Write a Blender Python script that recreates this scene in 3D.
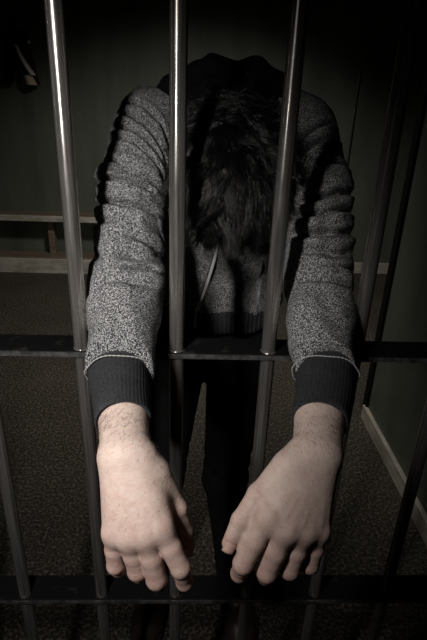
import bpy, math, random
import numpy as np
from mathutils import Matrix, Vector

for o in list(bpy.data.objects):
    bpy.data.objects.remove(o)
S = bpy.context.scene
COL = S.collection
random.seed(7)
rng = np.random.default_rng(7)
A = np.array

# ------------------------------------------------------------------ camera
EYE = A([0.0, 0.0, 1.4])
zc = A([43.5, 1114.0, -498.0]); zc /= np.linalg.norm(zc)      # world up as the tilted camera sees it
yc = A([0, 0, 1.0]) - zc * zc[2]; yc /= np.linalg.norm(yc)
xc = -np.cross(yc, zc)
RC = A([xc, yc, zc])                                           # rows: world axes in camera (right, up, forward)
cam_d = bpy.data.cameras.new('camera')
cam_d.sensor_fit = 'VERTICAL'; cam_d.sensor_height = 36.0
cam_d.lens = 36.0 * 498.0 / 640.0
cam_d.clip_start = 0.02; cam_d.clip_end = 60
cam = bpy.data.objects.new('camera', cam_d); COL.objects.link(cam)
m = Matrix([[RC[i][0], RC[i][1], -RC[i][2], EYE[i]] for i in range(3)] + [[0, 0, 0, 1]])
cam.matrix_world = m
S.camera = cam

# ------------------------------------------------------------------ world, lights, exposure
w = bpy.data.worlds.new('dim_world'); S.world = w; w.use_nodes = True
bg = w.node_tree.nodes['Background']
bg.inputs[0].default_value = (0.55, 0.6, 0.55, 1); bg.inputs[1].default_value = 0.002
S.view_settings.view_transform = 'Standard'
S.view_settings.look = 'None'
S.view_settings.exposure = 0.0
S.view_settings.gamma = 1.0
S.view_settings.use_curve_mapping = False


def spot(name, loc, target, power, size, blend, radius, color=(1, 1, 1)):
    l = bpy.data.lights.new(name, 'SPOT')
    l.energy = power; l.spot_size = math.radians(size); l.spot_blend = blend
    l.shadow_soft_size = radius; l.color = color
    o = bpy.data.objects.new(name, l); COL.objects.link(o)
    o.location = loc
    o.rotation_euler = (Vector(target) - Vector(loc)).to_track_quat('-Z', 'Y').to_euler()
    return o


for zl in (1.38, 1.51, 1.64):                                   # an upright corridor fitting with three bulbs, left of the camera
    spot('corridor_lamp', (-0.285, 0.05, zl), (-0.245, 0.60, 1.065), 9.8, 86, 1.0, 0.026, (1.0, 0.97, 0.95))
spot('added_cell_fill', (0.0, 2.3, 2.3), (-0.06, 2.75, 1.22), 98.0, 115, 1.0, 0.12, (1.0, 0.98, 0.90))  # added unseen spot for the back wall and floor, cone shaped to miss the man


# ------------------------------------------------------------------ material helpers
def mat(name, color=(0.5, 0.5, 0.5), rough=0.5, metal=0.0, spec=0.5):
    mt = bpy.data.materials.new(name); mt.use_nodes = True
    b = mt.node_tree.nodes['Principled BSDF']
    b.inputs['Base Color'].default_value = (*color, 1)
    b.inputs['Roughness'].default_value = rough
    b.inputs['Metallic'].default_value = metal
    b.inputs['Specular IOR Level'].default_value = spec
    return mt, mt.node_tree, b


def noise(nt, scale, detail=3, rough=0.5, vec=None, dist=0.0, coord='Object', stretch=None):
    n = nt.nodes.new('ShaderNodeTexNoise')
    n.inputs['Scale'].default_value = scale; n.inputs['Detail'].default_value = detail
    n.inputs['Roughness'].default_value = rough; n.inputs['Distortion'].default_value = dist
    tc = nt.nodes.new('ShaderNodeTexCoord')
    src = tc.outputs[coord]
    if stretch:
        mp = nt.nodes.new('ShaderNodeMapping'); mp.inputs['Scale'].default_value = stretch
        nt.links.new(src, mp.inputs[0]); src = mp.outputs[0]
    nt.links.new(src, n.inputs['Vector'])
    return n


def ramp(nt, src, stops):
    r = nt.nodes.new('ShaderNodeValToRGB')
    e = r.color_ramp.elements
    while len(e) < len(stops): e.new(0.5)
    for k, (p, c) in enumerate(stops):
        e[k].position = p; e[k].color = (*c, 1) if len(c) == 3 else c
    nt.links.new(src, r.inputs[0])
    return r


def bump(nt, b, src, strength, dist=0.001):
    n = nt.nodes.new('ShaderNodeBump')
    n.inputs['Strength'].default_value = strength; n.inputs['Distance'].default_value = dist
    nt.links.new(src, n.inputs['Height']); nt.links.new(n.outputs[0], b.inputs['Normal'])
    return n


# steel
M_STEEL, nt, b = mat('brushed_steel', (0.42, 0.38, 0.35), 0.3, 0.86)
n = noise(nt, 1.0, 4, 0.6, stretch=(260, 260, 6))
r = ramp(nt, n.outputs[0], [(0.3, (0.21, 0.175, 0.145)), (0.5, (0.43, 0.40, 0.365)), (0.75, (0.68, 0.66, 0.63))])
nt.links.new(r.outputs[0], b.inputs['Base Color'])
n2 = noise(nt, 1.0, 3, 0.5, stretch=(60, 60, 14))
r2 = ramp(nt, n2.outputs[0], [(0.3, (0.15,) * 3), (0.7, (0.27,) * 3)])
nt.links.new(r2.outputs[0], b.inputs['Roughness'])
bump(nt, b, n.outputs[0], 0.25, 0.0006)

M_BLACKSTEEL, nt, b = mat('worn_black_steel', (0.006, 0.006, 0.006), 0.6, 0.0, 0.12)
n = noise(nt, 45, 5, 0.6)
r = ramp(nt, n.outputs[0], [(0.60, (0.005, 0.005, 0.005)), (0.80, (0.03, 0.028, 0.026))])
nt.links.new(r.outputs[0], b.inputs['Base Color']); bump(nt, b, n.outputs[0], 0.3, 0.001)

M_LIT_EDGE, nt, b = mat('lit_edge_steel', (0.10, 0.10, 0.095), 0.5, 0.5)  # paler worn steel, carries the light along the crossbar fronts as colour
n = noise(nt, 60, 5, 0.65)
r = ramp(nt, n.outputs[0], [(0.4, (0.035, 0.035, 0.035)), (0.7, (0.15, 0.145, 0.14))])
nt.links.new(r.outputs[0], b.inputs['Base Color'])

# walls
M_GREEN, nt, b = mat('green_painted_wall', (0.10, 0.115, 0.085), 0.62)
n = noise(nt, 1.0, 6, 0.6, stretch=(5.0, 5.0, 1.1))
r = ramp(nt, n.outputs[0], [(0.3, (0.08, 0.09, 0.066)), (0.55, (0.115, 0.127, 0.098)), (0.8, (0.155, 0.165, 0.13))])
nt.links.new(r.outputs[0], b.inputs['Base Color'])
n3 = noise(nt, 40, 5, 0.6); bump(nt, b, n3.outputs[0], 0.3, 0.003)

M_CEIL, nt, b = mat('dark_plaster', (0.05, 0.052, 0.045), 0.9)
n3 = noise(nt, 25, 4); bump(nt, b, n3.outputs[0], 0.3, 0.003)

M_FLOOR, nt, b = mat('speckled_floor', (0.07, 0.06, 0.045), 0.9)
n = noise(nt, 95, 4, 0.75)
r = ramp(nt, n.outputs[0], [(0.38, (0.012, 0.010, 0.007)), (0.5, (0.036, 0.028, 0.020)), (0.64, (0.21, 0.165, 0.12))])
n4 = noise(nt, 2.2, 3)
r4 = ramp(nt, n4.outputs[0], [(0.3, (0.6,) * 3), (0.7, (1.0,) * 3)])
mx = nt.nodes.new('ShaderNodeMix'); mx.data_type = 'RGBA'; mx.blend_type = 'MULTIPLY'; mx.inputs[0].default_value = 1
nt.links.new(r.outputs[0], mx.inputs[6]); nt.links.new(r4.outputs[0], mx.inputs[7])
nt.links.new(mx.outputs[2], b.inputs['Base Color']); bump(nt, b, n.outputs[0], 0.5, 0.004)

M_WOOD, nt, b = mat('brown_wood', (0.16, 0.11, 0.075), 0.5)
n = noise(nt, 1.0, 5, 0.6, stretch=(3, 60, 60))
r = ramp(nt, n.outputs[0], [(0.3, (0.10, 0.07, 0.045)), (0.7, (0.27, 0.20, 0.14))])
nt.links.new(r.outputs[0], b.inputs['Base Color'])

M_PALE, nt, b = mat('pale_worn_trim', (0.36, 0.33, 0.28), 0.5)
n = noise(nt, 1.0, 5, 0.65, stretch=(9, 9, 30))
r = ramp(nt, n.outputs[0], [(0.3, (0.30, 0.26, 0.20)), (0.6, (0.55, 0.50, 0.43)), (0.8, (0.65, 0.60, 0.54))])
nt.links.new(r.outputs[0], b.inputs['Base Color'])

# cloth
M_MELANGE, nt, b = mat('grey_melange_knit', (0.1, 0.1, 0.1), 0.95, 0, 0.1)
n = noise(nt, 600, 3, 0.75)
n5 = noise(nt, 1050, 2, 0.6)
ad = nt.nodes.new('ShaderNodeMath'); ad.operation = 'ADD'
nt.links.new(n.outputs[0], ad.inputs[0]); nt.links.new(n5.outputs[0], ad.inputs[1])
hv = nt.nodes.new('ShaderNodeMath'); hv.operation = 'MULTIPLY'; hv.inputs[1].default_value = 0.5
nt.links.new(ad.outputs[0], hv.inputs[0])
r = ramp(nt, hv.outputs[0], [(0.455, (0.003, 0.003, 0.004)), (0.51, (0.050, 0.050, 0.052)), (0.57, (0.62, 0.61, 0.60))])
nt.links.new(r.outputs[0], b.inputs['Base Color'])
bump(nt, b, hv.outputs[0], 0.6, 0.0012)

M_RIB, nt, b = mat('charcoal_ribbed_knit', (0.022, 0.022, 0.024), 0.95, 0, 0.1)
n = noise(nt, 700, 3, 0.7)
r = ramp(nt, n.outputs[0], [(0.35, (0.010, 0.010, 0.011)), (0.68, (0.055, 0.055, 0.058))])
nt.links.new(r.outputs[0], b.inputs['Base Color']); bump(nt, b, n.outputs[0], 0.5, 0.001)

M_SEAM, nt, b = mat('pale_seam_thread', (0.35, 0.34, 0.33), 0.9, 0, 0.1)
M_TROUSER, nt, b = mat('black_denim', (0.006, 0.006, 0.007), 0.9, 0, 0.15)
n = noise(nt, 500, 2); bump(nt, b, n.outputs[0], 0.3, 0.001)
M_SHOE, nt, b = mat('dark_brown_leather', (0.035, 0.02, 0.015), 0.45)
n = noise(nt, 80, 4); bump(nt, b, n.outputs[0], 0.3, 0.001)
M_SOLE, nt, b = mat('black_rubber', (0.01, 0.01, 0.01), 0.7)
M_ZIP, nt, b = mat('zip_metal', (0.7, 0.68, 0.65), 0.35, 0.35)
M_ZTAPE, nt, b = mat('zip_tape', (0.01, 0.01, 0.011), 0.9)
M_HAIR, nt, b = mat('black_hair', (0.0045, 0.0038, 0.0035), 0.30, 0, 0.8)
M_BHAIR, nt, b = mat('brown_body_hair', (0.09, 0.055, 0.04), 0.6, 0, 0.3)
M_NAIL, nt, b = mat('fingernail', (0.55, 0.36, 0.30), 0.3)
M_MAROON, nt, b = mat('maroon_cloth', (0.03, 0.006, 0.008), 0.85)
M_LILAC, nt, b = mat('pale_lilac_cloth', (0.85, 0.78, 0.82), 0.8)
M_BEIGE, nt, b = mat('beige_cloth', (0.6, 0.5, 0.38), 0.85)
M_DARKCLOTH, nt, b = mat('black_cloth', (0.006, 0.006, 0.007), 0.95, 0, 0.05)

# skin: pigment varies with a per-vertex 'flush' (redder knuckles) and fine blotches
M_SKIN, nt, b = mat('skin', (0.5, 0.34, 0.28), 0.58, 0, 0.3)
at = nt.nodes.new('ShaderNodeAttribute'); at.attribute_name = 'flush'
n = noise(nt, 120, 5, 0.65)
sm = nt.nodes.new('ShaderNodeMath'); sm.operation = 'MULTIPLY_ADD'
sm.inputs[1].default_value = 0.95; sm.inputs[2].default_value = -0.45
nt.links.new(n.outputs[0], sm.inputs[0])
ad = nt.nodes.new('ShaderNodeMath'); ad.operation = 'ADD'
nt.links.new(sm.outputs[0], ad.inputs[0]); nt.links.new(at.outputs['Fac'], ad.inputs[1])
r = ramp(nt, ad.outputs[0], [(0.0, (0.55, 0.43, 0.365)), (0.45, (0.45, 0.295, 0.25)), (1.0, (0.34, 0.14, 0.12))])
nt.links.new(r.outputs[0], b.inputs['Base Color'])
b.inputs['Subsurface Weight'].default_value = 0.12
b.inputs['Subsurface Radius'].default_value = (0.006, 0.002, 0.001)
b.inputs['Subsurface Scale'].default_value = 1.0
n6 = noise(nt, 420, 4, 0.6)
n7 = noise(nt, 1.0, 3, 0.6, stretch=(150, 150, 420))
ad2 = nt.nodes.new('ShaderNodeMath'); ad2.operation = 'ADD'
nt.links.new(n6.outputs[0], ad2.inputs[0]); nt.links.new(n7.outputs[0], ad2.inputs[1])
bump(nt, b, ad2.outputs[0], 0.5, 0.0007)


# ------------------------------------------------------------------ object helpers
def mesh_obj(name, V, Fc, m, parent=None, smooth=True, bevel=0.0):
    me = bpy.data.meshes.new(name)
    me.from_pydata([tuple(v) for v in np.asarray(V).tolist()], [], [tuple(f) for f in Fc])
    me.materials.append(m); me.update()
    if smooth:
        me.polygons.foreach_set('use_smooth', [True] * len(me.polygons))
    o = bpy.data.objects.new(name, me); COL.objects.link(o)
    if parent: o.parent = parent
    if bevel:
        md = o.modifiers.new('bevel', 'BEVEL'); md.width = bevel; md.segments = 2; md.limit_method = 'ANGLE'
    return o


def quads_obj(name, V, Q, m, parent=None):
    """fast path for large numpy quad meshes"""
    me = bpy.data.meshes.new(name)
    V = np.asarray(V, np.float32); Q = np.asarray(Q, np.int32); k = Q.shape[1]
    me.vertices.add(len(V)); me.vertices.foreach_set('co', V.ravel())
    me.loops.add(Q.size); me.loops.foreach_set('vertex_index', Q.ravel())
    me.polygons.add(len(Q)); me.polygons.foreach_set('loop_start', np.arange(len(Q), dtype=np.int32) * k)
    me.polygons.foreach_set('use_smooth', np.ones(len(Q), bool))
    me.update(calc_edges=True); me.validate()
    me.materials.append(m)
    o = bpy.data.objects.new(name, me); COL.objects.link(o)
    if parent: o.parent = parent
    return o


def empty(name, loc, rz=0.0):
    o = bpy.data.objects.new(name, None); COL.objects.link(o)
    o.location = loc; o.rotation_euler = (0, 0, rz); o.empty_display_size = 0.1
    return o


def tag(o, label=None, cat=None, group=None, kind=None):
    if label: o['label'] = label
    if cat: o['category'] = cat
    if group: o['group'] = group
    if kind: o['kind'] = kind
    return o


BOXF = [(0, 3, 2, 1), (4, 5, 6, 7), (0, 1, 5, 4), (1, 2, 6, 5), (2, 3, 7, 6), (3, 0, 4, 7)]


def box_v(x0, x1, y0, y1, z0, z1):
    return [(x0, y0, z0), (x1, y0, z0), (x1, y1, z0), (x0, y1, z0), (x0, y0, z1), (x1, y0, z1), (x1, y1, z1), (x0, y1, z1)]


def box(name, e, m, parent=None, bevel=0.0):
    return mesh_obj(name, box_v(*e), BOXF, m, parent, smooth=False, bevel=bevel)


def tube_geo(P, rad, n=12, cap=True, ref=(0, 0, 1), ell=None):
    P = np.asarray(P, float); k = len(P)
    rad = np.full(k, rad) if np.isscalar(rad) else np.asarray(rad, float)
    T = np.gradient(P, axis=0); T /= np.linalg.norm(T, axis=1)[:, None] + 1e-12
    N = []; u = np.cross(T[0], ref)
    if np.linalg.norm(u) < 1e-3: u = np.cross(T[0], (1, 0, 0))
    u /= np.linalg.norm(u)
    for t in T:
        u = u - t * np.dot(u, t); u /= np.linalg.norm(u); N.append(u)
    N = A(N); B = np.cross(T, N)
    a = np.linspace(0, 2 * np.pi, n, endpoint=False)
    V = P[:, None] + rad[:, None, None] * (np.cos(a)[None, :, None] * N[:, None] + np.sin(a)[None, :, None] * B[:, None])
    V = V.reshape(-1, 3); F = []
    for i in range(k - 1):
        for j in range(n):
            F.append((i * n + j, i * n + (j + 1) % n, (i + 1) * n + (j + 1) % n, (i + 1) * n + j))
    if cap:
        F.append(tuple(range(n))[::-1]); F.append(tuple((k - 1) * n + j for j in range(n)))
    return V, F


def tube(name, P, rad, m, parent=None, n=12, **kw):
    V, F = tube_geo(P, rad, n, **kw)
    return mesh_obj(name, V, F, m, parent)


# ------------------------------------------------------------------ the room (a frame turned 2.6 degrees, origin under the middle of the bars)
RZ = math.radians(2.6)
OX, OY = -0.055, 0.657
cz, sz = math.cos(RZ), math.sin(RZ)


def struct(name, e, m, bevel=0.0):
    o = box(name, e, m, None, bevel)
    o.location = (OX, OY, 0); o.rotation_euler = (0, 0, RZ)
    o['kind'] = 'structure'
    return o


BW, LW, RW, H = 3.58, -2.3, 0.872, 2.7
struct('floor', (LW - .1, 3.2, -2.0, BW + .1, -0.1, 0.0), M_FLOOR)
struct('ceiling', (LW - .1, 3.2, -2.0, BW + .1, H, H + .1), M_CEIL)
struct('wall_back', (LW - .1, 3.2, BW, BW + .1, 0.0, H), M_GREEN)
struct('wall_left', (LW - .1, LW, -2.0, BW, 0.0, H), M_GREEN)
wr = struct('wall_right', (RW, RW + 0.12, 0.06, 1.32, 0.0, H), M_GREEN)
struct('wall_far_right', (3.1, 3.2, -2.0, BW, 0.0, H), M_GREEN)
struct('baseboard_back', (LW, 3.1, BW - 0.018, BW, 0.0, 0.10), M_PALE, 0.004)
struct('baseboard_right', (RW - 0.02, RW, 0.06, 1.345, 0.0, 0.075), M_PALE, 0.004)
struct('trim_1', (RW - 0.012, RW + 0.13, 1.32, 1.37, 0.0, H), M_BLACKSTEEL, 0.004)


def room(u, v, z=0.0):
    return (OX + u * cz - v * sz, OY + u * sz + v * cz, z)


# ------------------------------------------------------------------ the bars: one welded grille
grille = empty('cell_bars', room(0, 0, 0), RZ)
tag(grille, 'steel prison bars, upright round rods through flat black crossbars, in front of the man', 'prison bars')
ZT = 1.057
for k, u in enumerate([-0.99, -0.85, -0.71, -0.57, -0.43, -0.281, -0.1375, 0.002, 0.139, 0.271, 0.410, 0.556, 0.695, 0.834]):
    V, F = tube_geo([(u, 0, z) for z in np.linspace(0.0, H, 12)], 0.0108, 28)
    mesh_obj('vertical_bar', V, F, M_STEEL, grille)
    # weld beads where a rod enters a crossbar
for z in (ZT, 0.530, 2.2):
    box('crossbar', (-1.0, 0.845, -0.014, 0.040, z - 0.009, z), M_BLACKSTEEL, grille, 0.0012)
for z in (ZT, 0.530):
    box('lit_front_edge', (-1.0, 0.845, -0.0155, -0.0139, z - 0.008, z - 0.001), M_LIT_EDGE, grille)  # strip of paler steel paints the lit front edge of each crossbar
for u in (-0.1375, 0.002, 0.139, 0.271):
    a = np.linspace(0, 2 * np.pi, 28)
    V, F = tube_geo([(u + 0.0112 * math.cos(t), 0.0112 * math.sin(t), ZT + 0.0003 * math.sin(7 * t)) for t in a], 0.0010, 8, cap=False)
    mesh_obj('weld_bead', V, F, M_STEEL, grille)

# ------------------------------------------------------------------ things on the far walls
bench = empty('wall_bench', room(-1.3, BW - 0.15, 0), RZ)
tag(bench, 'low narrow brown wooden bench with a pale front edge along the back wall', 'bench')
box('seat', (-0.98, 1.05, -0.02, 0.149, 0.435, 0.475), M_WOOD, bench, 0.006)
box('front_edge', (-0.98, 1.05, -0.038, -0.02, 0.430, 0.477), M_PALE, bench, 0.004)
box('foot_board', (-0.98, 1.05, -0.05, 0.128, 0.0, 0.135), M_WOOD, bench, 0.005)
box('foot_board_face', (-0.98, 1.05, -0.066, -0.05, 0.0, 0.125), M_PALE, bench, 0.003)
for x in (-0.8, 0.1, 0.95):
    box('leg', (x, x + 0.05, 0.05, 0.12, 0.135, 0.435), M_WOOD, bench, 0.003)

pipe = tag(tube('wall_pipe', [room(1.26, BW - 0.03, z) for z in (0.101, 1.0, 2.0, H)], 0.007, M_STEEL, n=14),
           'thin upright metal pipe on the back wall, right of the man', 'pipe')
V, F = tube_geo([room(RW - 0.001, 1.20, 1.33), room(RW - 0.012, 1.20, 1.33), room(RW - 0.03, 1.20, 1.325), room(RW - 0.034, 1.20, 1.34)],
                [0.012, 0.012, 0.006, 0.007], 12)
tag(mesh_obj('coat_hook', V, F, M_ZIP), 'small pale metal hook high on the right-hand wall', 'hook')


def sheet(name, cols, m, parent=None, thick=0.006):
    """draped cloth: grid of points [row][col], given thickness"""
    G = A(cols, float); r_, c_ = G.shape[:2]
    F = [(i * c_ + j, i * c_ + j + 1, (i + 1) * c_ + j + 1, (i + 1) * c_ + j) for i in range(r_ - 1) for j in range(c_ - 1)]
    o = mesh_obj(name, G.reshape(-1, 3), F, m, parent)
    md = o.modifiers.new('solid', 'SOLIDIFY'); md.thickness = thick; md.offset = 0
    md = o.modifiers.new('sub', 'SUBSURF'); md.levels = 1; md.render_levels = 2
    return o


# cloth hanging on the back wall at the upper left
hang = empty('hanging_jacket', room(-1.235, BW - 0.07, 1.78), RZ)
tag(hang, 'dark maroon jacket with a pale stripe and beige hem hanging at upper left', 'jacket')


def drape(z0, z1, xc0, xc1, hw0, hw1, yoff, amp, nr=14, ncx=14, ph=0.0, curve=0.0):
    rows = []
    for i in range(nr):
        t = i / (nr - 1); z = z0 + (z1 - z0) * t; xcn = xc0 + (xc1 - xc0) * t + curve * math.sin(math.pi * t); hw = hw0 + (hw1 - hw0) * t
        rows.append([(xcn + hw * (2 * j / (ncx - 1) - 1), yoff + amp * math.sin(j * 1.35 + ph + t * 1.4) - 0.03 * (1 - (2 * j / (ncx - 1) - 1) ** 2), z) for j in range(ncx)])
    return rows


sheet('torso_panel', drape(-0.02, -0.345, -0.04, 0.00, 0.06, 0.080, 0.01, 0.010), M_MAROON, hang)
sheet('sleeve', drape(0.0, -0.34, -0.12, -0.16, 0.03, 0.045, 0.015, 0.008, ph=1.0), M_DARKCLOTH, hang)
sheet('stripe', drape(-0.08, -0.28, -0.055, 0.045, 0.010, 0.024, -0.035, 0.002, ncx=5, curve=-0.013), M_LILAC, hang, 0.004)
sheet('hem', drape(-0.28, -0.345, 0.0, 0.025, 0.034, 0.044, -0.027, 0.003, nr=6, ncx=7), M_BEIGE, hang, 0.006)
tube('collar', [(-0.06, 0.0, -0.01), (-0.03, -0.02, 0.005), (0.01, -0.02, 0.005), (0.035, 0.0, -0.015)], 0.014, M_DARKCLOTH, hang)
V, F = tube_geo([(0.035, -0.028, -0.062), (0.035, -0.034, -0.062), (0.035, -0.036, -0.062)], [.014, .013, .006], 12)
mesh_obj('button', V, F, M_LILAC, hang)
tube('hanging_loop', [(-0.02, 0.0, 0.0), (-0.015, 0.02, 0.03), (-0.01, 0.035, 0.045)], 0.004, M_DARKCLOTH, hang)
V, F = tube_geo([room(-1.27, BW - 0.002, 1.83), room(-1.27, BW - 0.03, 1.83), room(-1.27, BW - 0.05, 1.825), room(-1.27, BW - 0.055, 1.84)],
                [0.016, 0.008, 0.007, 0.009], 12)
tag(mesh_obj('coat_peg', V, F, M_ZIP), 'small metal peg on the back wall holding the maroon jacket', 'peg')


# ------------------------------------------------------------------ signed-distance modelling
def cone(P, a, b, ra, rb):
    a = A(a, float); b = A(b, float); ab = b - a
    t = np.clip(((P - a) @ ab) / (ab @ ab), 0, 1)
    return np.linalg.norm(P - a - t[:, None] * ab, axis=1) - (ra + (rb - ra) * t)


def ball(P, c, r): return np.linalg.norm(P - A(c), axis=1) - r


def ellip(P, c, r, Rm=None):
    q = P - A(c)
    if Rm is not None: q = q @ Rm.T
    r = A(r); k0 = np.linalg.norm(q / r, axis=1); k1 = np.linalg.norm(q / r ** 2, axis=1)
    return k0 * (k0 - 1) / (k1 + 1e-9)


def smin(a, b, k):
    h = np.clip(0.5 + 0.5 * (b - a) / k, 0, 1)
    return b + (a - b) * h - k * h * (1 - h)


def smax(a, b, k): return -smin(-a, -b, k)


def boxed(P, lo, hi, f, pad=0.03):
    """evaluate f only near its bounding box"""
    lo = A(lo) - pad; hi = A(hi) + pad
    q = np.maximum(np.maximum(lo - P, P - hi), 0); dist = np.linalg.norm(q, axis=1)
    out = dist + pad * 0.9
    msk = dist <= 0
    if msk.any(): out[msk] = f(P[msk])
    return out


def grad(f, P, h=0.0004):
    g = np.zeros_like(P)
    for k in range(3):
        e = np.zeros(3); e[k] = h
        g[:, k] = (f(P + e) - f(P - e)) / (2 * h)
    return g


def chunked(f, P, n=300000):
    return np.concatenate([f(P[i:i + n]) for i in range(0, len(P), n)]) if len(P) else np.zeros(0)


def surface(f, xs, ys, zs, block=12, project=2):
    xs, ys, zs = [np.asarray(a, float) for a in (xs, ys, zs)]
    nx, ny, nz = len(xs), len(ys), len(zs)
    Fd = np.full((nx, ny, nz), 1.0, np.float32)
    bi = [(i, min(i + block, n)) for n in (nx,) for i in range(0, n, block)]
    bj = [(i, min(i + block, ny)) for i in range(0, ny, block)]
    bk = [(i, min(i + block, nz)) for i in range(0, nz, block)]
    cs, hd, ids = [], [], []
    for i0, i1 in bi:
        for j0, j1 in bj:
            for k0, k1 in bk:
                lo = A([xs[i0], ys[j0], zs[k0]]); hi = A([xs[i1 - 1], ys[j1 - 1], zs[k1 - 1]])
                cs.append((lo + hi) / 2); hd.append(np.linalg.norm(hi - lo) / 2); ids.append((i0, i1, j0, j1, k0, k1))
    fc = chunked(f, A(cs)); hd = A(hd)
    act = []
    for q, (i0, i1, j0, j1, k0, k1) in enumerate(ids):
        if abs(fc[q]) > hd[q] * 1.5 + 0.012: Fd[i0:i1, j0:j1, k0:k1] = fc[q]
        else: act.append(q)
    step = 120
    for s in range(0, len(act), step):
        pts = []; 
        for q in act[s:s + step]:
            i0, i1, j0, j1, k0, k1 = ids[q]
            g = np.stack(np.meshgrid(xs[i0:i1], ys[j0:j1], zs[k0:k1], indexing='ij'), -1).reshape(-1, 3)
            pts.append(g)
        val = f(np.concatenate(pts)); o = 0
        for q, g in zip(act[s:s + step], pts):
            i0, i1, j0, j1, k0, k1 = ids[q]
            Fd[i0:i1, j0:j1, k0:k1] = val[o:o + len(g)].reshape(i1 - i0, j1 - j0, k1 - k0); o += len(g)
    neg = Fd < 0
    c = [neg[a:nx - 1 + a, b_:ny - 1 + b_, d:nz - 1 + d] for a in (0, 1) for b_ in (0, 1) for d in (0, 1)]
    anyn = c[0].copy(); alln = c[0].copy()
    for q in c[1:]: anyn |= q; alln &= q
    cell = anyn & ~alln
    I, J, K = np.nonzero(cell)
    idx = np.full(cell.shape, -1, np.int64); idx[I, J, K] = np.arange(len(I))
    acc = np.zeros((len(I), 3)); cnt = np.zeros(len(I))
    corners = [(a, b_, d) for a in (0, 1) for b_ in (0, 1) for d in (0, 1)]
    pos = lambda q: np.stack([xs[I + q[0]], ys[J + q[1]], zs[K + q[2]]], -1)
    for p in corners:
        for ax in range(3):
            if p[ax]: continue
            q = list(p); q[ax] = 1
            fa = Fd[I + p[0], J + p[1], K + p[2]]; fb = Fd[I + q[0], J + q[1], K + q[2]]
            cr = (fa < 0) != (fb < 0)
            t = np.where(cr, fa / (fa - fb + 1e-12), 0)[:, None]
            acc += np.where(cr[:, None], pos(p) * (1 - t) + pos(q) * t, 0); cnt += cr
    V = acc / cnt[:, None]
    Q = []
    for ax in range(3):
        s0 = [slice(0, None)] * 3; s1 = [slice(0, None)] * 3
        s0[ax] = slice(0, -1); s1[ax] = slice(1, None)
        a_ = neg[tuple(s0)]; b_ = neg[tuple(s1)]
        for sign in (0, 1):
            e = (a_ & ~b_) if sign == 0 else (~a_ & b_)
            i, j, k = np.nonzero(e)
            o1, o2 = [(1, 2), (2, 0), (0, 1)][ax]
            crd = [i, j, k]
            ok = (crd[o1] > 0) & (crd[o2] > 0) & (crd[o1] < [nx, ny, nz][o1] - 1) & (crd[o2] < [nx, ny, nz][o2] - 1)
            crd = [x[ok] for x in crd]

            def gi(d1, d2):
                cc = [x.copy() for x in crd]; cc[o1] = cc[o1] - d1; cc[o2] = cc[o2] - d2
                return idx[cc[0], cc[1], cc[2]]
            quad = np.stack([gi(1, 1), gi(0, 1), gi(0, 0), gi(1, 0)], -1)
            if sign: quad = quad[:, ::-1]
            Q.append(quad)
    Q = np.concatenate(Q)
    Q = Q[(Q >= 0).all(1)]
    for _ in range(project):
        d = chunked(f, V)
        g = np.concatenate([grad(f, V[i:i + 200000]) for i in range(0, len(V), 200000)])
        g2 = (g ** 2).sum(1)[:, None] + 1e-6
        V = V - np.clip(d[:, None] * g / g2, -0.0015, 0.0015)
    return V, Q


def axis(*segs):
    """segs: (start, stop, step) consecutive"""
    out = []
    for a, b_, s in segs: out += list(np.arange(a, b_ - s * 0.3, s))
    out.append(segs[-1][1])
    return A(out)


# ------------------------------------------------------------------ the man: joints in metres
HA = dict(wrist=(-.089, .430, 1.045), wl=(-.100, .428, 1.041), wi=(-.075, .428, 1.042),
          index=[(-.042, .374, .992), (-.024, .365, .955), (-.020, .371, .927), (-.022, .387, .911)],
          middle=[(-.056, .367, .984), (-.049, .365, .937), (-.048, .381, .913), (-.053, .396, .907)],
          ring=[(-.076, .368, .978), (-.070, .371, .941), (-.071, .386, .918), (-.076, .400, .913)],
          little=[(-.096, .375, .977), (-.094, .377, .941), (-.094, .388, .922), (-.098, .400, .918)],
          thumb=[(-.058, .426, 1.024), (-.032, .414, .987), (-.023, .412, .957), (-.019, .410, .934)])
HB = dict(wrist=(.118, .438, 1.051), wl=(.127, .438, 1.043), wi=(.102, .431, 1.048),
          index=[(.058, .378, 1.009), (.040, .367, .962), (.038, .376, .937), (.041, .391, .922)],
          middle=[(.076, .370, .995), (.066, .369, .949), (.068, .385, .924), (.072, .400, .921)],
          ring=[(.099, .376, .988), (.091, .377, .945), (.095, .393, .923), (.098, .406, .920)],
          little=[(.120, .385, .980), (.114, .386, .943), (.117, .398, .927), (.122, .409, .925)],
          thumb=[(.086, .421, 1.043), (.054, .402, 1.023), (.036, .387, 1.001), (.025, .377, .979)])
FR = dict(index=(.0110, .0102, .0088, .0074), middle=(.0112, .0106, .0093, .0078), ring=(.0108, .0101, .0090, .0075),
          little=(.0100, .0092, .0082, .0068), thumb=(.0150, .0115, .0102, .0075))


HA['FR'] = FR
HB['FR'] = dict(FR, ring=(.0108, .0106, .0096, .0080), little=(.0102, .0100, .0092, .0078))


def lerp(a, b_, t): return A(a) * (1 - t) + A(b_) * t


def unit(v): v = A(v, float); return v / np.linalg.norm(v)


def hand_info(Hd):
    n = np.cross(A(Hd['index'][0]) - A(Hd['little'][0]), A(Hd['middle'][0]) - A(Hd['wrist']))
    n = unit(n)
    if n @ (EYE - A(Hd['middle'][0])) < 0: n = -n            # back of the hand faces up and outward
    return n


for Hd in (HA, HB):
    for f_, q_ in (('index', .93), ('middle', .90), ('ring', .90), ('little', .90)):
        Hd[f_][0] = tuple(A(Hd['wrist']) * (1 - q_) + A(Hd[f_][0]) * q_)
    Hd['n'] = hand_info(Hd)


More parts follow.
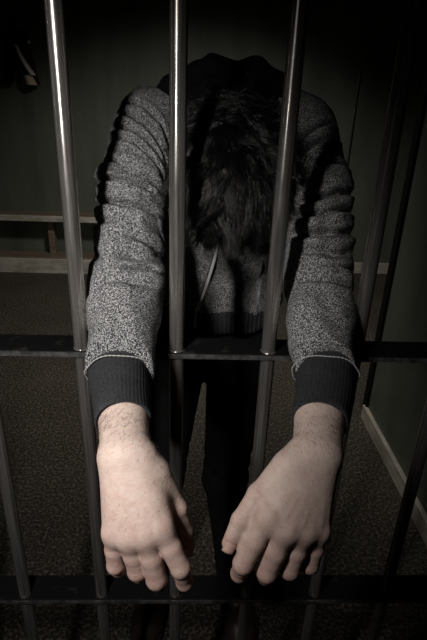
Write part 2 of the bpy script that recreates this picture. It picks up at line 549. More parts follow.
def hand_sdf(P, Hd):
    FR = Hd['FR']; n = Hd['n']; W = A(Hd['wrist']); wl = A(Hd['wl']); wi = A(Hd['wi'])
    roots = dict(index=lerp(wl, wi, 1.0), middle=lerp(wl, wi, .68), ring=lerp(wl, wi, .34), little=lerp(wl, wi, 0.0))
    d = cone(P, wl - n * .003, wi - n * .003, .0155, .0168)
    for f in ('index', 'middle', 'ring', 'little'):
        j0 = A(Hd[f][0])
        d = smin(d, cone(P, roots[f] - n * .002, j0 - n * .0015, .0160 if f != 'little' else .0150, FR[f][0] - .0002), .012)
    for f, g in (('index', 'middle'), ('middle', 'ring'), ('ring', 'little')):     # flesh between the bones
        a = lerp(roots[f], roots[g], .5); b_ = lerp(Hd[f][0], Hd[g][0], .5)
        d = smin(d, cone(P, a, lerp(a, b_, .95) + n * .0004, .0155, .0122), .015)
    # palm pads
    d = smin(d, cone(P, lerp(roots['index'], Hd['index'][0], .3) - n * .010, lerp(roots['index'], Hd['index'][0], .85) - n * .008, .014, .011), .012)
    d = smin(d, cone(P, lerp(roots['little'], Hd['little'][0], .2) - n * .009, lerp(roots['little'], Hd['little'][0], .8) - n * .008, .014, .010), .012)
    t = [A(q) for q in Hd['thumb']]
    d = smin(d, cone(P, lerp(wi, t[0], .3), t[0], .015, .015), .012)
    d = smin(d, cone(P, t[0], t[1], .0150, .0115), .012)
    th = smin(cone(P, t[1], t[2], .0112, .0094), cone(P, t[2], t[3], .0098, .0074), .003)
    d = smin(d, th, .0032)
    # web between thumb and index
    d = smin(d, cone(P, lerp(t[0], t[1], .45), lerp(roots['index'], Hd['index'][0], .60), .0085, .009), .012)
    # tendons and knuckles
    for f in ('index', 'middle', 'ring', 'little'):
        j0 = A(Hd[f][0]); r0 = FR[f][0]
        a = lerp(W, roots[f], .6) + n * .0150
        mid = lerp(roots[f], j0, .55) + n * (r0 + .0003)
        d = smin(d, cone(P, mid, j0 + n * (r0 - .0016), .0024, .0030), .0048)
        d = smin(d, ball(P, j0 + n * .0020, r0 - .0022), .008)
    for v in Hd['veins']:
        for k in range(len(v) - 1):
            d = smin(d, cone(P, v[k] + n * .0005, v[k + 1] + n * .0005, .0012, .0012), .0034)
    # fingers
    fin = None
    for f in ('index', 'middle', 'ring', 'little'):
        j = [A(q) for q in Hd[f]]; r = FR[f]
        m01 = lerp(j[0], j[1], .5)
        q = smin(cone(P, j[0], m01, r[0] - .0005, (r[0] + r[1]) / 2 + .0005), cone(P, m01, j[1], (r[0] + r[1]) / 2 + .0005, r[1]), .003)
        e = unit(j[1] - j[0])
        q = smin(q, ball(P, j[1] + n * .0008, r[1] - .0004), .003)
        m12 = lerp(j[1], j[2], .5)
        q = smin(q, cone(P, j[1], m12, r[1] - .0002, r[2] - .0001), .002)
        q = smin(q, cone(P, m12, j[2], r[2] - .0001, r[2] + .0002), .002)
        q = smin(q, cone(P, j[2], j[3], r[2] - .0001, r[3]), .003)
        # skin folds over the middle joint
        s = (P - j[1]) @ e; back = np.clip(((P - j[1]) @ n) / r[1], 0, 1)
        q = q + .00045 * np.sin(s * 2 * np.pi / .0028) * np.exp(-(s / .0042) ** 2) * back
        fin = q if fin is None else smin(fin, q, .0012)
    d = smin(d, fin, .008)
    return d


# veins on the back of each hand, offset along its normal
def vein(Hd, pts):
    n = Hd['n']; out = []
    for f1, f2, mix, t in pts:
        roots = dict(index=A(Hd['wi']), middle=lerp(Hd['wl'], Hd['wi'], .68), ring=lerp(Hd['wl'], Hd['wi'], .34), little=A(Hd['wl']))
        p = lerp(lerp(roots[f1], Hd[f1][0], t), lerp(roots[f2], Hd[f2][0], t), mix)
        rr = .0160 + (FR[f1][0] - .0155) * t
        out.append(p + n * (rr + .0004))
    return out


for Hd in (HA, HB):
    Hd['veins'] = [vein(Hd, [('middle', 'ring', .5, .0), ('middle', 'ring', .35, .25), ('middle', 'ring', .55, .5), ('middle', 'ring', .5, .72), ('middle', 'ring', .5, .9)]),
                   vein(Hd, [('middle', 'ring', .35, .25), ('index', 'middle', .7, .45), ('index', 'middle', .5, .65), ('index', 'middle', .5, .88)]),
                   vein(Hd, [('ring', 'little', .6, .1), ('ring', 'little', .3, .4), ('ring', 'little', .5, .65), ('ring', 'little', .55, .88)]),
                   vein(Hd, [('ring', 'little', .3, .4), ('middle', 'ring', .55, .5)])]

ARM_A = [(-.120, .890, 1.345), (-.135, .800, 1.262), (-.138, .705, 1.135), (-.131, .655, 1.100), (-.122, .58, 1.058), (-.102, .49, 1.051), (-.089, .430, 1.045)]
ARM_B = [(.135, .890, 1.345), (.157, .810, 1.262), (.162, .715, 1.138), (.158, .665, 1.103), (.152, .59, 1.064), (.130, .50, 1.056), (.118, .438, 1.051)]
RAD_BODY = [.046, .034, .032, .030, .028, .0268, .0235]


def arm_body(P, arm):
    d = None
    for k in range(6):
        q = cone(P, arm[k], arm[k + 1], RAD_BODY[k] * .93, RAD_BODY[k + 1] * .93)
        d = q if d is None else smin(d, q, .012)
    ex = A([.008, 0, 0])
    for s in (-1, 1):        # the forearm is wider than it is thick near the wrist
        d = smin(d, cone(P, A(arm[4]) + s * ex * .5, A(arm[6]) + s * ex, .024, .0195), .008)
    return d


HEAD = A([.018, .792, 1.300])
TH = math.radians(114)
HU = A([0, -math.sin(TH), math.cos(TH)])        # crown direction
HF = A([0, -math.cos(TH), -math.sin(TH)])       # face direction
tiltx = math.radians(4)
HX = A([1.0, 0, 0])
RH = A([HX, HF, HU])                            # rows: local axes


def hd(x, f, u): return HEAD + HX * x + HF * f + HU * u


def head_sdf(P):
    d = ellip(P, HEAD, (.076, .097, .090), RH)
    d = smin(d, ellip(P, hd(0, .030, -.045), (.062, .062, .075), RH), .02)
    d = smin(d, ellip(P, hd(0, .055, -.095), (.032, .030, .028), RH), .02)     # chin
    d = smin(d, cone(P, hd(-.045, .02, -.075), hd(0, .060, -.100), .018, .016), .015)
    d = smin(d, cone(P, hd(.045, .02, -.075), hd(0, .060, -.100), .018, .016), .015)
    d = smin(d, cone(P, hd(-.03, .088, .000), hd(.03, .088, .000), .010, .010), .012)  # brow
    d = smin(d, cone(P, hd(0, .092, -.012), hd(0, .108, -.045), .006, .009), .006)     # nose
    d = smin(d, cone(P, hd(-.010, .098, -.048), hd(.010, .098, -.048), .006, .006), .004)
    d = smin(d, cone(P, hd(-.018, .088, -.068), hd(.018, .088, -.068), .005, .005), .004)  # lips
    d = smin(d, cone(P, hd(-.015, .086, -.076), hd(.015, .086, -.076), .005, .005), .004)
    d = smax(d, -cone(P, hd(-.02, .098, -.072), hd(.02, .098, -.072), .0035, .0035), .002)
    for s in (-1, 1):
        d = smax(d, -ball(P, hd(s * .031, .097, -.017), .013), .01)
        d = smin(d, ball(P, hd(s * .031, .079, -.017), .0125), .002)     # eyeball under the lid
        e = ellip(P, hd(s * .078, -.005, -.025), (.008, .018, .031), RH)
        e = smax(e, -ellip(P, hd(s * .086, .002, -.023), (.006, .010, .018), RH), .003)
        d = smin(d, e, .004)
    return d


def torso_body(P):
    d = ellip(P, (.012, .965, 1.245), (.150, .095, .155))
    d = smin(d, ellip(P, (-.005, 1.040, .98), (.120, .075, .130)), .05)
    d = smin(d, cone(P, (-.105, .905, 1.345), (.125, .905, 1.345), .043, .043), .04)
    d = smin(d, cone(P, (.014, .925, 1.375), hd(0, -.025, -.075), .058, .052), .03)
    return d


LEG_A = [(-.080, 1.06, .90), (-.118, 1.03, .50), (-.142, 1.05, .09)]
LEG_B = [(.066, 1.06, .90), (.046, 1.02, .50), (.098, 1.04, .09)]


def leg_body(P):
    d = None
    for L in (LEG_A, LEG_B):
        q = smin(cone(P, L[0], L[1], .072, .050), cone(P, L[1], L[2], .048, .034), .02)
        q = smin(q, cone(P, A(L[2]) - A([0, 0, .035]), A(L[2]) + A([0, -.14, -.055]), .030, .024), .02)
        d = q if d is None else np.minimum(d, q)
    return d


def body(P):
    d = boxed(P, (-.23, .84, .78), (.25, 1.14, 1.46), torso_body, .04)
    d = smin(d, boxed(P, (-.21, .40, 1.0), (-.05, .95, 1.41), lambda q: arm_body(q, ARM_A)), .015)
    d = smin(d, boxed(P, (.06, .40, 1.0), (.24, .95, 1.42), lambda q: arm_body(q, ARM_B)), .015)
    d = smin(d, boxed(P, (-.08, .68, 1.17), (.12, .93, 1.42), head_sdf), .012)
    d = smin(d, boxed(P, (-.22, .86, .0), (.17, 1.15, .98), leg_body, .04), .04)
    d = smin(d, boxed(P, (-.13, .33, .88), (.01, .45, 1.08), lambda q: hand_sdf(q, HA)), .008)
    d = smin(d, boxed(P, (.00, .33, .88), (.16, .46, 1.08), lambda q: hand_sdf(q, HB)), .008)
    return d


V, Q = surface(body, axis((-.25, -.13, .004), (-.13, .005, .0015), (.005, .155, .0015), (.155, .27, .004)),
               axis((.335, .47, .0015), (.47, 1.17, .0045)),
               axis((.005, .88, .010), (.88, 1.085, .0015), (1.085, 1.46, .0035)))
person = quads_obj('person', V, Q, M_SKIN)
tag(person, 'person with bowed head and dark hair, forearms hanging out between the bars', 'person')
# knuckle, fingertip and ear flush
fl = np.zeros(len(V))
for Hd in (HA, HB):
    for f in ('index', 'middle', 'ring', 'little', 'thumb'):
        j = Hd[f]
        for p, rr, a in ((j[0], .013, .42 if f != 'thumb' else .2), (j[1], .012, .50), (lerp(j[1], j[2], .5), .016, .25), (j[2], .012, .4), (j[3], .012, .55)):
            fl = np.maximum(fl, a * np.exp(-(np.linalg.norm(V - A(p), axis=1) / (rr * 1.2)) ** 2))
    hb = np.clip((A(Hd['wrist'])[2] - V[:, 2]) / .11, 0, 1)
    fl = np.where(V[:, 1] < .47, np.maximum(fl, hb * .42), fl)
fl = np.where(V[:, 1] > .6, .3, fl)
at = person.data.attributes.new('flush', 'FLOAT', 'POINT'); at.data.foreach_set('value', fl.astype(np.float32))

# fingernails
for Hd in (HA, HB):
    for f in ('thumb', 'index', 'middle', 'ring', 'little'):
        j2, j3 = A(Hd[f][2]), A(Hd[f][3]); ax = unit(j3 - j2); r3 = Hd['FR'][f][3]
        out = unit(Hd['n'] - ax * (Hd['n'] @ ax)) if f == 'thumb' else unit((j2 - j3) * 0 + (A(Hd[f][2]) - A(Hd[f][0])) - ax * ((A(Hd[f][2]) - A(Hd[f][0])) @ ax))
        sd = np.cross(ax, out); Vn, Fn = [], []; nu, nv = 7, 7
        c0 = j3 + ax * .001
        for lay in (0, 1):
            for i in range(nu):
                for k in range(nv):
                    a = (k / (nv - 1) - .5) * 1.9; t = (i / (nu - 1) - .5) * r3 * 1.7
                    rr = r3 + .0003 + lay * .0005 - (abs(i - 3) / 3) ** 3 * .0006 + .0010 * (t < 0) * min(1, -t / (r3))
                    Vn.append(c0 + ax * t + out * rr * math.cos(a) + sd * rr * math.sin(a))
        for i in range(nu - 1):
            for k in range(nv - 1):
                q = i * nv + k
                Fn.append((q, q + 1, q + nv + 1, q + nv)); q += nu * nv
                Fn.append((q, q + nv, q + nv + 1, q + 1))
        for i in range(nu - 1):
            for k in (0, nv - 1):
                q = i * nv + k; Fn.append((q, q + nv, q + nv + nu * nv, q + nu * nv))
        for k in range(nv - 1):
            for i in (0, nu - 1):
                q = i * nv + k; Fn.append((q, q + 1, q + 1 + nu * nv, q + nu * nv))
        mesh_obj('fingernail', Vn, Fn, M_NAIL, person)


# ------------------------------------------------------------------ hair strands (mesh, three-sided, tapering)
def strands(name, paths, r0, m, parent):
    P = np.asarray(paths); n, k, _ = P.shape                       # n strands of k points
    T = np.gradient(P, axis=1); T /= np.linalg.norm(T, axis=2, keepdims=True) + 1e-12
    ref = rng.normal(size=(n, 1, 3)); U = np.cross(T, ref); U /= np.linalg.norm(U, axis=2, keepdims=True) + 1e-12
    B = np.cross(T, U)
    rr = (r0 * np.linspace(1, .15, k) ** .7)[None, :, None]
    rings = [P + rr * (math.cos(a) * U + math.sin(a) * B) for a in (0, 2.094, 4.189)]
    V = np.stack(rings, 2).reshape(-1, 3)
    base = (np.arange(n)[:, None] * k + np.arange(k - 1)[None]).reshape(-1) * 3
    Q = np.concatenate([np.stack([base + a, base + (a + 1) % 3, base + 3 + (a + 1) % 3, base + 3 + a], -1) for a in range(3)])
    return quads_obj(name, V, Q, m, parent)


def head_surface(n, test):
    out = []
    while len(out) < n:
        v = unit(rng.normal(size=3)); l = v * A([.076, .097, .090])
        if test(l): out.append(l)
    return A(out)


hair_zone = lambda l: l[2] > -.055 and not (l[1] > .045 and l[2] < .035) and not (l[2] < .0 and l[1] > .02)
NC = 520
tips0 = head_surface(NC, hair_zone)
clump_off = rng.normal(size=(NC, 3)) * A([.030, .020, .022])
clump_len = rng.uniform(.028, .062, NC)
roots = head_surface(18000, hair_zone)
cl = np.argmin(((roots[:, None] - tips0[None]) ** 2).sum(2), axis=1)
nrm = roots / A([.076, .097, .090]) ** 2; nrm /= np.linalg.norm(nrm, axis=1)[:, None]
whorl = unit(A([.010, -.095, .012]))
gl = RH @ A([0, 0, -1.0])                                         # gravity in head axes
paths = np.zeros((len(roots), 9, 3)); paths[:, 0] = roots
rad = A([.076, .097, .090])
flow = roots - whorl * .09; flow /= np.linalg.norm(flow, axis=1)[:, None]
tip_t = tips0[cl] * 1.0
L = clump_len[cl] * rng.uniform(.75, 1.15, len(roots))
tang = A([0, 1.0, -.15]) - nrm * (nrm @ A([0, 1.0, -.15]))[:, None]
dirn = nrm * .30 + flow * .12 + tang * .75 + clump_off[cl] * 15
dirn /= np.linalg.norm(dirn, axis=1)[:, None]
pos = roots.copy()
for s in range(1, 9):
    t = s / 8
    cpos = np.zeros((NC, 3)); cw = np.zeros(NC); np.add.at(cpos, cl, pos); np.add.at(cw, cl, 1); centre = (cpos / np.maximum(cw, 1)[:, None])[cl]
    dirn = dirn + gl * .20 + flow * .05 + clump_off[cl] * 5.0 + rng.normal(size=dirn.shape) * .17
    dirn += (centre - pos) * (30.0 * np.sin(np.pi * t) - 4.0)
    dirn /= np.linalg.norm(dirn, axis=1)[:, None]
    pos = pos + dirn * (L / 8)[:, None]
    e = np.linalg.norm(pos / (rad + .006), axis=1)
    lim = np.maximum(1.0 / np.maximum(e, 1e-6), 1.0)
    pos = pos * np.where(e < 1, lim, 1)[:, None]
    paths[:, s] = pos
world_paths = HEAD + paths @ RH
# scalp cap under the strands plus the strands, one mesh of hair
hair = strands('hair', world_paths, .00040, M_HAIR, person)
us, vs = 40, 28; Vc, Fc = [], []
for i in range(vs + 1):
    ph = math.radians(112) * i / vs
    for j in range(us):
        a = 2 * math.pi * j / us
        l = A([math.sin(ph) * math.cos(a) * .0772, math.sin(ph) * math.sin(a) * .0982, math.cos(ph) * .0912])
        if l[1] > .045: l = l * A([1, 1, 1]); l[2] = max(l[2], .030)
        Vc.append(HEAD + l @ RH)
for i in range(vs):
    for j in range(us):
        Fc.append((i * us + j, i * us + (j + 1) % us, (i + 1) * us + (j + 1) % us, (i + 1) * us + j))
cap = mesh_obj('hair_roots', Vc, Fc, M_DARKCLOTH, hair)

# eyebrows
for s in (-1, 1):
    bp = []
    for _ in range(90):
        t = rng.uniform(-1, 1); p0 = A([s * (.031 + .019 * t), .0985 - .006 * t * t, .002 + .003 * rng.normal() * .4])
        bp.append([p0 + A([s * .0012, .0006, .0003]) * q for q in range(4)])
    strands('eyebrow', A([[HEAD + q @ RH for q in st] for st in bp]), .0003, M_HAIR, person)

# fine hair on the wrists and the backs of the hands
ap = []
msk = (V[:, 1] < .515) & (V[:, 2] > 1.0)
cand = V[msk]
gN = grad(body, cand)
gN /= np.linalg.norm(gN, axis=1)[:, None]
wgt = np.clip((cand[:, 1] - .412) / .05, .02, 1) * (gN[:, 2] + .3 * -gN[:, 1] > .15)
pick = rng.choice(len(cand), 2000, p=wgt / wgt.sum())
for q in pick:
    p = cand[q]; nn = gN[q]; sx = -1 if p[0] < .015 else 1
    dd = unit(A([sx * .55 + rng.normal() * .35, -.8, -.25]) + rng.normal(size=3) * .25)
    dd = unit(dd - nn * (dd @ nn) + nn * .35)
    ln = rng.uniform(.003, .008); ap.append([p - nn * .0002 + dd * ln * t - nn * (.25 * ln * t * t) for t in (0, .33, .66, 1)])
arm_hair = strands('arm_hair', A(ap), .00009, M_BHAIR, person)
arm_hair['kind'] = 'stuff'

# ------------------------------------------------------------------ zip sweatshirt
SL_A = [(-.118, .905, 1.350), (-.134, .800, 1.268), (-.134, .712, 1.142), (-.128, .655, 1.109), (-.121, .560, 1.059)]
SL_B = [(.132, .905, 1.350), (.157, .810, 1.268), (.160, .725, 1.148), (.155, .665, 1.112), (.151, .570, 1.064)]
RS = [.060, .049, .047, .043, .036]
SX = dict(a=[.004, .004, .009, .008, .007], b=[.004, .002, .005, .005, .005])


def sleeve(P, arm, sx):
    d = None
    for k in range(4):
        for s in (-1, 1):
            q = cone(P, A(arm[k]) + A([s * sx[k], 0, 0]), A(arm[k + 1]) + A([s * sx[k + 1], 0, 0]), RS[k], RS[k + 1])
            d = q if d is None else smin(d, q, .010)
    return d


def shirt_base(P):
    t = ellip(P, (.012, .970, 1.240), (.166, .112, .165))
    t = smin(t, ellip(P, (-.003, 1.030, 1.02), (.152, .108, .15)), .07)
    t = smin(t, cone(P, (-.100, .915, 1.350), (.118, .915, 1.350), .054, .054), .05)
    t = smin(t, cone(P, (-.04, .95, 1.385), (.085, .95, 1.385), .056, .056), .04)
    t = smax(t, .990 - P[:, 2], .01)
    d = smin(t, boxed(P, (-.22, .52, 1.0), (-.06, .99, 1.43), lambda q: sleeve(q, SL_A, SX['a']), .05), .016)
    d = smin(d, boxed(P, (.08, .52, 1.0), (.26, .99, 1.43), lambda q: sleeve(q, SL_B, SX['b']), .05), .016)
    # bunched collar and hood folds behind the neck
    for (a, b_, c_, r_) in (((-.085, .925, 1.405), (-.045, .915, 1.425), (-.01, .93, 1.435), .018), ((.0, .93, 1.438), (.03, .925, 1.440), (.06, .93, 1.428), .018),
                            ((.06, .935, 1.42), (.085, .93, 1.418), (.105, .925, 1.405), .017), ((-.07, .90, 1.375), (-.085, .86, 1.335), (-.07, .845, 1.29), .020),
                            ((.10, .90, 1.375), (.115, .86, 1.335), (.10, .845, 1.29), .020)):
        d = smin(d, cone(P, a, b_, r_, r_), .010); d = smin(d, cone(P, b_, c_, r_, r_), .010)
    # room for the neck and head
    return d


def arm_param(P, arm):
    """distance along the sleeve and angle round it"""
    arm = [A(q) for q in arm]; best = np.full(len(P), 9.0); s_out = np.zeros(len(P)); acc = 0.0
    cc = np.zeros((len(P), 3)); tt = np.zeros((len(P), 3))
    for k in range(4):
        ab = arm[k + 1] - arm[k]; ln = np.linalg.norm(ab)
        t = np.clip(((P - arm[k]) @ ab) / (ln * ln), 0, 1); c = arm[k] + t[:, None] * ab
        dd = np.linalg.norm(P - c, axis=1); mk = dd < best
        best[mk] = dd[mk]; s_out[mk] = acc + t[mk] * ln; cc[mk] = c[mk]; tt[mk] = ab / ln
        acc += ln
    q = P - cc
    up = A([0, -.6, .8])
    phi = np.arctan2(q[:, 0], q @ up)            # 0 on top / toward the viewer, + to the right
    return s_out, phi, best


# creases as polylines in (distance along sleeve, angle): depth, width
CR_A = [([(.005, -.7), (.020, -.1), (.050, .6), (.090, 1.2)], .0055, .0050), ([(.022, -1.0), (.042, -.3), (.075, .4), (.110, 1.2)], .0050, .0045),
        ([(.048, -1.2), (.066, -.4), (.095, .5), (.125, 1.3)], .0052, .0045), ([(.078, -.9), (.094, -.1), (.118, .6), (.140, 1.3)], .0038, .0040),
        ([(.120, -1.5), (.128, -.6), (.140, .3), (.152, 1.2)], .0060, .0045), ([(.138, -1.6), (.143, -.7), (.152, .1), (.160, .9)], .0045, .0035),
        ([(.172, -1.7), (.176, -.8), (.186, .1), (.190, 1.1)], .0065, .0048), ([(.200, -1.6), (.206, -.9), (.210, -.2)], .0035, .0050),
        ([(.228, .1), (.240, .8), (.245, 1.5)], .0045, .0070), ([(.262, -.3), (.262, .6), (.254, 1.5)], .0040, .0080),
        ([(.250, -1.5), (.262, -.9), (.285, -.5)], .0030, .0070), ([(.300, .2), (.294, .9), (.285, 1.5)], .0030, .0070),
        ([(.330, -1.3), (.322, -.5), (.330, .3), (.322, 1.2)], .0022, .0060)]
CR_B = [([(.020, 1.1), (.042, .3), (.070, -.6), (.100, -1.2)], .0050, .0045), ([(.050, 1.2), (.068, .3), (.095, -.6), (.120, -1.2)], .0050, .0045),
        ([(.105, 1.5), (.112, .5), (.122, -.4), (.130, -1.2)], .0052, .0042), ([(.135, 1.5), (.145, .7), (.158, .0), (.165, -1.0)], .0060, .0048),
        ([(.165, 1.6), (.172, .7), (.186, -.2), (.180, -1.2)], .0055, .0045), ([(.198, 1.5), (.212, .5), (.216, -.6), (.205, -1.4)], .0060, .0060),
        ([(.235, 1.3), (.246, .4), (.240, -.8)], .0040, .0070), ([(.265, 1.3), (.272, .3), (.262, -.9)], .0035, .0070),
        ([(.300, 1.2), (.310, .2), (.300, -1.0)], .0028, .0065)]


def creases(P, arm, CR):
    s, phi, rr = arm_param(P, arm)
    out = np.zeros(len(P))
    for pl, dep, wd in CR:
        pl = A(pl); ph = np.clip(phi, min(pl[0, 1], pl[-1, 1]), max(pl[0, 1], pl[-1, 1]))
        o = np.argsort(pl[:, 1]); xs_, ys_ = pl[o, 1], pl[o, 0]
        g = np.linspace(xs_[0], xs_[-1], 40); yy = np.interp(g, xs_, ys_); yy = np.convolve(np.pad(yy, 3, 'edge'), np.ones(7) / 7, 'valid')
        sc = np.interp(ph, g, yy)
        fade = np.exp(-((phi - ph) / .35) ** 2) * np.clip((ph - g[0]) / .4 + .2, 0, 1) * np.clip((g[-1] - ph) / .4 + .2, 0, 1)
        u = (s - sc) / wd
        out += 2.5 * fade * dep * (np.exp(-u * u) - .30 * np.exp(-((u - 2.0) / 1.3) ** 2) - .20 * np.exp(-((u + 2.0) / 1.3) ** 2))
    return out


def wob(P, f, a, sd):
    return a * (np.sin(P[:, 0] * f + 1.7 * np.sin(P[:, 2] * f * .7 + sd)) * np.sin(P[:, 2] * f * .9 + 1.3 * np.sin(P[:, 1] * f * .8 + sd)))


def shirt(P):
    d = shirt_base(P)
    nr = np.abs(d) < .02
    if nr.any():
        q = P[nr]; add = wob(q, 75, .0012, .3) + wob(q, 150, .0005, 2.0)
        add += .0022 * np.sin(q[:, 1] * 58 + q[:, 0] * 55 + 1.4 * np.sin(q[:, 0] * 70 + 2)) * (q[:, 1] < .74)
        ma = (q[:, 0] < -.07) & (q[:, 1] < .96); mb = (q[:, 0] > .09) & (q[:, 1] < .96)
        if ma.any(): add[ma] += creases(q[ma], SL_A, CR_A)
        if mb.any(): add[mb] += creases(q[mb], SL_B, CR_B)
        mt = (~ma) & (~mb)
        if mt.any():   # drag lines down the front of the body
            t = q[mt]; u = t[:, 0] + .25 * (t[:, 2] - 1.0)
            add[mt] += .0045 * np.sin(u * 95 + 1.2 * np.sin(t[:, 2] * 22)) * np.clip((1.25 - t[:, 2]) / .2, 0, 1) * np.clip((t[:, 2] - .985) / .06, .15, 1) + .004 * np.sin(t[:, 2] * 70 + t[:, 0] * 40)
        d = d.copy(); d[nr] += add
    # cut clear of head, and end the sleeves inside the cuffs
    d = smax(d, -ellip(P, hd(0, .0, 0), (.098, .118, .108), RH), .006)
    d = smax(d, .572 - P[:, 1] - (P[:, 0] > .02) * -.010, .003)
    return d


V, Q = surface(shirt, axis((-.245, .275, .0026)), axis((.56, .92, .0026), (.92, 1.18, .005)), axis((.93, 1.48, .0026)))
shirt_o = quads_obj('sweatshirt', V, Q, M_MELANGE, person)
shirt_o['label'] = 'grey melange zip sweatshirt'


def cuff(arm_pts, radx, rady, ox):
    """ribbed band swept along the forearm, open at the hand end and turned in"""
    P = A(arm_pts); nseg = 22; n = 132
    tt = np.linspace(0, 1, nseg); path = A([[np.interp(t, np.linspace(0, 1, len(P)), P[:, k]) for k in range(3)] for t in tt])
    rx = np.interp(tt, [0, .12, .6, 1], radx); ry = np.interp(tt, [0, .12, .6, 1], rady)
    path = list(path); rx = list(rx); ry = list(ry); rib = [1.0] * nseg
    e = unit(A(path[-1]) - A(path[-2]))
    for dt, dr in ((.0012, -.0008), (.0010, -.0022), (-.002, -.0030), (-.012, -.0032), (-.03, -.0032)):
        path.append(A(path[nseg - 1]) + e * dt); rx.append(rx[nseg - 1] + dr); ry.append(ry[nseg - 1] + dr); rib.append(0.3)
    V = []; k = len(path)
    for i in range(k):
        t = unit(A(path[min(i + 1, nseg - 1)]) - A(path[min(i, nseg - 2)])) if i < nseg - 1 else e
        sx = unit(np.cross(t, A([0, 0, 1.0]))); up = np.cross(sx, t)
        for j in range(n):
            a = 2 * math.pi * j / n
            rb = .00055 * math.cos(a * 44) * rib[i] + .0012 * math.sin(3 * a + i * .25 + ox) * (i < nseg)
            V.append(A(path[i]) + sx * (rx[i] + rb) * math.cos(a) + up * (ry[i] + rb) * math.sin(a))
    F = [(i * n + j, i * n + (j + 1) % n, (i + 1) * n + (j + 1) % n, (i + 1) * n + j) for i in range(k - 1) for j in range(n)]
    return V, F, path[0], e


CA = [(-.126, .604, 1.071), (-.122, .575, 1.060), (-.112, .530, 1.053), (-.101, .480, 1.051)]
CB = [(.157, .614, 1.077), (.153, .585, 1.066), (.144, .540, 1.059), (.130, .488, 1.056)]
for pts, rx, ry, ox in ((CA, (.0450, .0430, .0375, .0325), (.0350, .0345, .0330, .0310), 0.4), (CB, (.0440, .0420, .0370, .0325), (.0350, .0345, .0330, .0310), 2.0)):
    Vc, Fc, p0, e = cuff(pts, rx, ry, ox)
    c = mesh_obj('cuff', Vc, Fc, M_RIB, shirt_o)
    c['label'] = 'charcoal ribbed cuff'
    # pale seam ring where cuff meets sleeve
    ring = []
    pc = A(pts[1]); t = unit(A(pts[1]) - A(pts[0])); sx = unit(np.cross(t, A([0, 0, 1.0]))); up = np.cross(sx, t)
    for j in range(161):
        a = 2 * math.pi * j / 160
        ring.append(pc + sx * (rx[1] + .0022 + .0006 * math.sin(9 * a)) * math.cos(a) + up * (ry[1] + .0022 + .0006 * math.sin(7 * a)) * math.sin(a) + t * .0012 * math.sin(4 * a + ox))
    Vs, Fs = tube_geo(ring, [.00085 + .0003 * math.sin(j * 1.9) for j in range(161)], 6, cap=False)
    mesh_obj('cuff_seam', Vs, Fs, M_SEAM, shirt_o)


# collar and hood lining bunched behind the neck, its shade painted in as black cloth
def collar(P):
    d = None
    pts = [(-.115, .925, 1.385), (-.080, .895, 1.412), (-.050, .885, 1.428), (-.015, .880, 1.440), (.020, .885, 1.436), (.050, .880, 1.440), (.085, .890, 1.425), (.110, .905, 1.405), (.130, .925, 1.388)]
    rr = [.014, .021, .019, .022, .018, .022, .019, .021, .012]
    for k in range(8):
        q = cone(P, pts[k], pts[k + 1], rr[k], rr[k + 1])
        q2 = cone(P, A(pts[k]) + A([0, .030, -.004]), A(pts[k + 1]) + A([0, .030, -.004]), rr[k], rr[k + 1])
        q3 = cone(P, A(pts[k]) * A([.8, 1, 1]) + A([0, -.018, -.024]), A(pts[k + 1]) * A([.8, 1, 1]) + A([0, -.018, -.024]), .016, .016)
        q = smin(smin(q, q2, .006), q3, .006)
        d = q if d is None else smin(d, q, .004)
    return d + wob(P, 130, .0018, .6)


V, Q = surface(collar, axis((-.14, .155, .0028)), axis((.84, .99, .0028)), axis((1.34, 1.475, .0028)))
co = quads_obj('collar', V, Q, M_DARKCLOTH, shirt_o)
co['label'] = 'charcoal bunched collar'


# hem band round the waist
def hem(P):
    t = ellip(P, (-.003, 1.030, 1.02), (.155, .111, .16))
    return smax(smax(t, .950 - P[:, 2], .004), P[:, 2] - 1.004, .006) + .0010 * np.sin(P[:, 0] * 700) * (np.abs(t) < .01) + wob(P, 60, .002, 1.0)


V, Q = surface(hem, axis((-.175, .17, .0025)), axis((.90, 1.17, .003)), axis((.935, 1.02, .0025)))
hb = quads_obj('hem', V, Q, M_RIB, shirt_o)
hb['label'] = 'charcoal ribbed hem'


def march(f, o, d, tmax=2.0):
    o = A(o); d = unit(d); t = 0.3
    for _ in range(120):
        v = float(f((o + d * t)[None])[0])
        if v < .0003: break
        t += max(v * .6, .0004)
        if t > tmax: return None
    return o + d * t


# zip: laid on the front of the sweatshirt along a line on the chest
zl = [(.006, 1.190), (.004, 1.160), (-.001, 1.125), (-.008, 1.090), (-.016, 1.060), (-.024, 1.030), (-.032, 1.004)]
zp = []
for x, z in zl:
    h = march(shirt, (x, .45, z + .06), (0, .55, -.06))
    zp.append(h if h is not None else A([x, .93, z]))
zp = A(zp); tq = np.linspace(0, 1, 60)
zp = A([[np.interp(t, np.linspace(0, 1, len(zp)), zp[:, k]) for k in range(3)] for t in tq])
zp = np.stack([np.convolve(np.pad(zp[:, k], 4, 'edge'), np.ones(9) / 9, 'valid') for k in range(3)], -1)
zo = zp + A([0, -.0035, .001])
zipper = tube('zipper', zo + A([0, .002, 0]), .0042, M_ZTAPE, shirt_o, n=8)
tV, tF = [], []
for i in range(0, 59):
    for s in (-1, 1):
        c = lerp(zo[i], zo[i + 1], .25 if s < 0 else .75) + A([s * .0010, -.0040, 0]); b0 = len(tV)
        tV += [tuple(A(v) + c) for v in box_v(-.0017, .0017, -.0016, .0016, -.0010, .0010)]
        tF += [tuple(q + b0 for q in f) for f in BOXF]
mesh_obj('zipper_teeth', tV, tF, M_ZIP, zipper, smooth=False)
e0 = zo[-1]
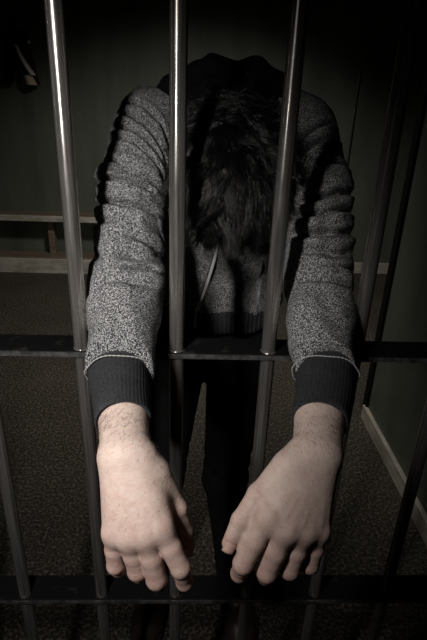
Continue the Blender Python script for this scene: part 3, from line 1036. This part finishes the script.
mesh_obj('zipper_slider', [tuple(A(v) + e0 + A([0, -.004, 0])) for v in box_v(-.004, .004, -.003, .003, -.006, .006)], BOXF, M_ZIP, zipper, smooth=False, bevel=.001)
pl0 = e0 + A([-.004, -.008, -.003])
tube('zipper_pull', [pl0, pl0 + A([-.001, -.001, -.012]), pl0 + A([-.002, -.0005, -.026]), pl0 + A([-.002, 0, -.040])], [.0022, .0018, .0022, .0030], M_ZIP, zipper, n=8)


# ------------------------------------------------------------------ trousers and shoes
def trousers(P):
    d = None
    for L in (LEG_A, LEG_B):
        L2 = A(L[2]) + A([0, 0, .0])
        q = smin(cone(P, L[0], L[1], .078, .056), cone(P, L[1], L2, .055, .052), .02)
        s = L[1][2] - P[:, 2]
        q = q + .002 * np.sin(P[:, 2] * 70 + P[:, 0] * 90 + 3 * np.sin(P[:, 2] * 23)) * np.exp(-(s / .12) ** 2) \
            + .005 * np.sin(P[:, 2] * 150 + P[:, 0] * 40) * np.exp(-((P[:, 2] - .12) / .08) ** 2)
        d = q if d is None else smin(d, q, .006)
    d = smin(d, ellip(P, (-.005, 1.045, .90), (.142, .100, .115)), .03)
    return smax(smax(d, P[:, 2] - .985, .004), .045 - P[:, 2], .004)


V, Q = surface(trousers, axis((-.225, .185, .006)), axis((.92, 1.17, .006)), axis((.03, .98, .006)))
tr = quads_obj('trousers', V, Q, M_TROUSER, person)
tr['label'] = 'black trousers'
for sgn, L in ((-1, LEG_A), (1, LEG_B)):
    ank = A(L[2])
    toe = A([ank[0] + sgn * .012, .895, .0])
    heel = A([ank[0], ank[1] + .035, 0])

    def shoe(P):
        d = cone(P, heel + A([0, -.005, .050]), ank + A([0, -.03, -.03]), .037, .042)
        d = smin(d, cone(P, ank + A([0, -.03, -.035]), lerp(ank, toe, .75) * A([1, 1, 0]) + A([0, 0, .045]), .044, .036), .03)
        d = smin(d, ellip(P, toe + A([0, .035, .042]), (.044, .060, .034)), .02)
        return smax(smax(d, .026 - P[:, 2], .006), P[:, 2] - .125, .005)

    def sole(P):
        q = P * A([1, 1, 0]) + A([0, 0, .045])
        d = np.minimum(cone(q, heel + A([0, -.005, .045]), toe + A([0, .05, .045]), .036, .046), ellip(q, toe + A([0, .035, .045]), (.047, .064, .05)))
        return smax(smax(d, .001 - P[:, 2], .002), P[:, 2] - .0285, .003)
    bb = (min(heel[0], toe[0]) - .06, max(heel[0], toe[0]) + .06)
    V, Q = surface(shoe, axis((*bb, .004)), axis((.85, 1.14, .004)), axis((.01, .14, .004)))
    so = quads_obj('shoe', V, Q, M_SHOE, person)
    V, Q = surface(sole, axis((*bb, .004)), axis((.85, 1.15, .004)), axis((-.006, .04, .003)))
    quads_obj('sole', V, Q, M_SOLE, so)
    for k in range(4):
        t = .35 + .1 * k; c = lerp(ank, toe, t) * A([1, 1, 0]) + A([0, 0, .094 - .012 * k])
        tube('shoelace', [c + A([-.024, 0, -.010]), c + A([0, 0, .001]), c + A([.024, 0, -.010])], .0022, M_SOLE, so, n=6)
